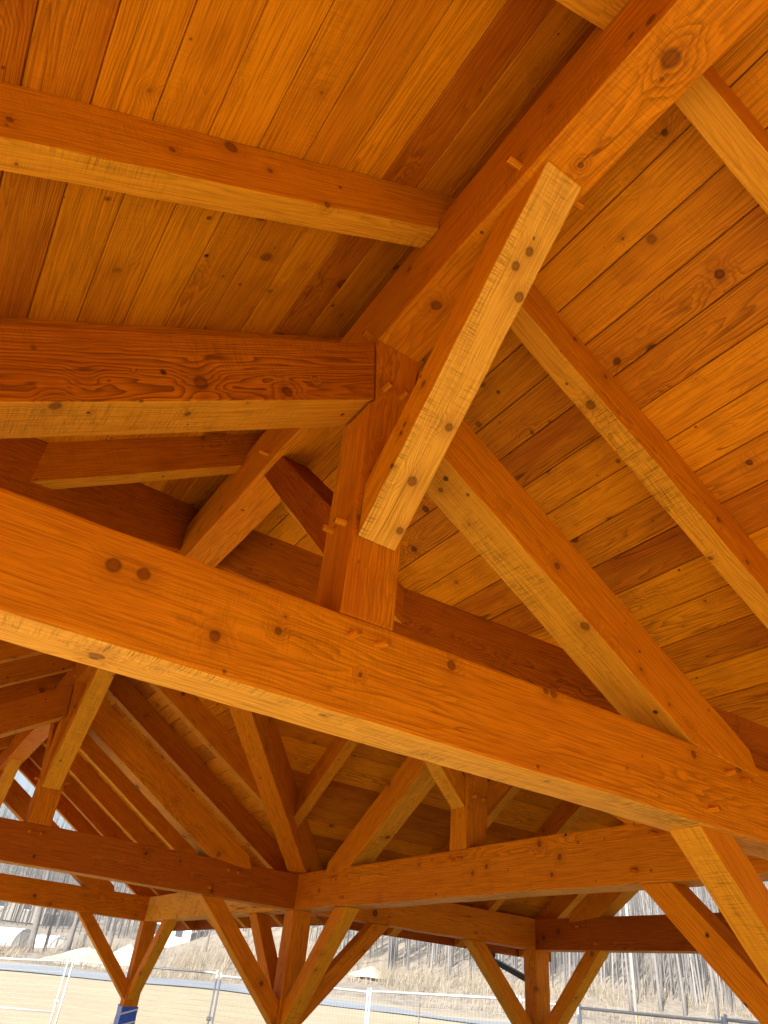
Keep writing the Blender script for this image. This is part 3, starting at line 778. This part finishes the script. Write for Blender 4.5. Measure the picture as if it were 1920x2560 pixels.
# hoop sheds
def hoop(x, y, L, r, rot, label):
    z = gz(x, y)-.1; o = empty('hoop_shed', (x, y, z)); o.rotation_euler = (0, 0, rot); tag(o, label, 'shed', 'white hoop sheds beyond the road')
    bm = bmesh.new(); N = 14; rings = []
    for yy in (0, L):
        rings.append([bm.verts.new((r*math.cos(PI*i/N), yy, r*1.12*math.sin(PI*i/N)+.0)) for i in range(N+1)])
    for i in range(N): bm.faces.new((rings[0][i], rings[0][i+1], rings[1][i+1], rings[1][i]))
    bm.faces.new(rings[1])
    link_mesh('cover', bm, M_WHITE, o, False)
    bm = bmesh.new(); bm.faces.new([bm.verts.new((r*.985*math.cos(PI*i/N), .03, r*1.1*math.sin(PI*i/N))) for i in range(N+1)]); link_mesh('end_wall', bm, M_WHITE, o)
    d = empty('door'); d.parent = o
    bm = bmesh.new(); boxm(bm, -r*.4, r*.4, -.04, .02, .05, r*.95); dd = link_mesh('door_panel', bm, M_HOUSE, d)
    bm = bmesh.new()
    q = r*.4; hh = r*.95
    for a in ((-q-.07, -q, 0, hh), (q, q+.07, 0, hh), (-q-.07, q+.07, hh, hh+.07)): boxm(bm, a[0], a[1], -.07, -.02, a[2], a[3])
    v = [bm.verts.new(p) for p in ((-q, -.06, .05), (-q+.07, -.06, .05), (q, -.06, hh), (q-.07, -.06, hh))]; bm.faces.new((v[0], v[1], v[2], v[3]))
    link_mesh('door_frame', bm, M_GREY, d)
    for i in range(4):
        yy = L*(i+.5)/4
        tube('hoop', [Vector((r*1.01*math.cos(PI*j/N), yy, r*1.13*math.sin(PI*j/N))) for j in range(N+1)], .03, M_GREY, o, n=5)
    return o
hoop(10.5, 66.8, 4.5, 1.15, math.radians(32), "larger white hoop shed at the far left, door frame facing the field")
hoop(14.0, 70.6, 3.5, 1.05, math.radians(20), "smaller white hoop shed right of the thick grey tree")
def house(x, y, wx, wy, h, rh, rot, wall, label, wins):
    z = gz(x, y)-.3; o = empty('house', (x, y, z)); o.rotation_euler = (0, 0, rot); tag(o, label, 'house', 'houses beyond the yard')
    bm = bmesh.new(); boxm(bm, -wx/2, wx/2, -wy/2, wy/2, 0, h)
    for xx in (-wx/2+.003, wx/2-.003):
        bm.faces.new([bm.verts.new(p) for p in ((xx, -wy/2+.01, h+.002), (xx, wy/2-.01, h+.002), (xx, 0, h+rh-.05))])
    link_mesh('wall', bm, wall, o)
    bm = bmesh.new()
    for s in (-1, 1):
        q = [(-wx/2-.4, s*(wy/2+.4), h-.2), (wx/2+.4, s*(wy/2+.4), h-.2), (wx/2+.4, 0, h+rh), (-wx/2-.4, 0, h+rh)]
        A = [bm.verts.new(p) for p in q]; B = [bm.verts.new((p[0], p[1], p[2]+.15)) for p in q]
        bm.faces.new(A); bm.faces.new(B[::-1])
        for i in range(4): bm.faces.new((A[i], B[i], B[(i+1) % 4], A[(i+1) % 4]))
    bmesh.ops.recalc_face_normals(bm, faces=bm.faces)
    link_mesh('roof', bm, M_ROOFD, o)
    for (wx_, wz) in wins:
        bm = bmesh.new(); boxm(bm, wx_-.5, wx_+.5, -wy/2-.06, -wy/2-.004, wz, wz+1.2); f = link_mesh('window', bm, M_WHITE, o)
        bm = bmesh.new(); boxm(bm, wx_-.4, wx_+.4, -wy/2-.08, -wy/2-.062, wz+.1, wz+1.1); link_mesh('pane', bm, M_WINDOW, f)
    return o
house(14.4, 104, 7, 6, 2.8, 1.4, -.15, M_HOUSE2, "brown house with dark roof behind the hoop sheds", [(-1.5, 1.2), (1.5, 1.2)])
house(10.5, 106, 3.6, 5, 3.4, 1.0, -.1, M_HOUSE, "pale narrow house at the far left behind the sheds", [(0, 1.2)])
house(29.3, 90, 5, 5, 2.8, 1.3, -.35, M_HOUSE, "white house among bare trees left of the central post", [(-1.2, 1), (1.2, 1)])
house(37.5, 93, 6, 5, 3.0, 1.5, -.35, M_HOUSE2, "grey house just left of the central post behind brush", [(0, 1)])
# utility pole with wires
x, y = 29.4, 24.2; z = gz(x, y)-.3
po = empty('utility_pole', (x, y, z)); tag(po, "tall pale utility pole with a yellow guard, standing before the wooded slope on the right", 'utility pole')
tube('pole', [(0, 0, 0), (0, 0, 9.5)], [.09, .06], M_POLE, po, n=10)
bm = bmesh.new(); boxm(bm, -.9, .9, -.05, .05, 8.8, 8.92); link_mesh('crossarm', bm, M_POLE, po)
M_YEL = plain("yellow_guard", (.75, .6, .03), .5)
tube('guard', [(.22, 0, .2), (.02, 0, 2.3)], .035, M_YEL, po, n=8)
for dx in (-.8, .8):
    pts = []
    for i in range(17):
        t = i/16; pts.append(Vector((x+dx*.5, y, z+8.9)).lerp(Vector((-6+dx, 66, 8.6)), t)-Vector((0, 0, 2.2*math.sin(PI*t))))
    o = tube('overhead_wire', pts, .012, M_BLACK, None, n=4); tag(o, "thin overhead wire sagging from the utility pole towards the sheds, " + ("left one" if dx < 0 else "right one") + " of two", 'wire', 'overhead wires')

# ---------------------------------------------------------------- added volume imitating glare
bm = bmesh.new(); boxm(bm, -310, 310, -310, 310, -4, 48)  # no real mist: added volume whitens the distance as glare would
hm = bpy.data.materials.new("glare_air"); hm.use_nodes = True; hn = hm.node_tree
for n_ in list(hn.nodes):
    if n_.type == 'BSDF_PRINCIPLED': hn.nodes.remove(n_)
vp = hn.nodes.new('ShaderNodeVolumePrincipled'); vp.inputs['Density'].default_value = .0022; vp.inputs['Color'].default_value = (.93, .96, 1, 1); vp.inputs['Anisotropy'].default_value = .2
hn.links.new(vp.outputs[0], [n_ for n_ in hn.nodes if n_.type == 'OUTPUT_MATERIAL'][0].inputs['Volume'])
hz = link_mesh('glare_haze', bm, hm); tag(hz, 'thin pale haze added to imitate glare over the wooded hillside', 'glare_haze', None, 'stuff')
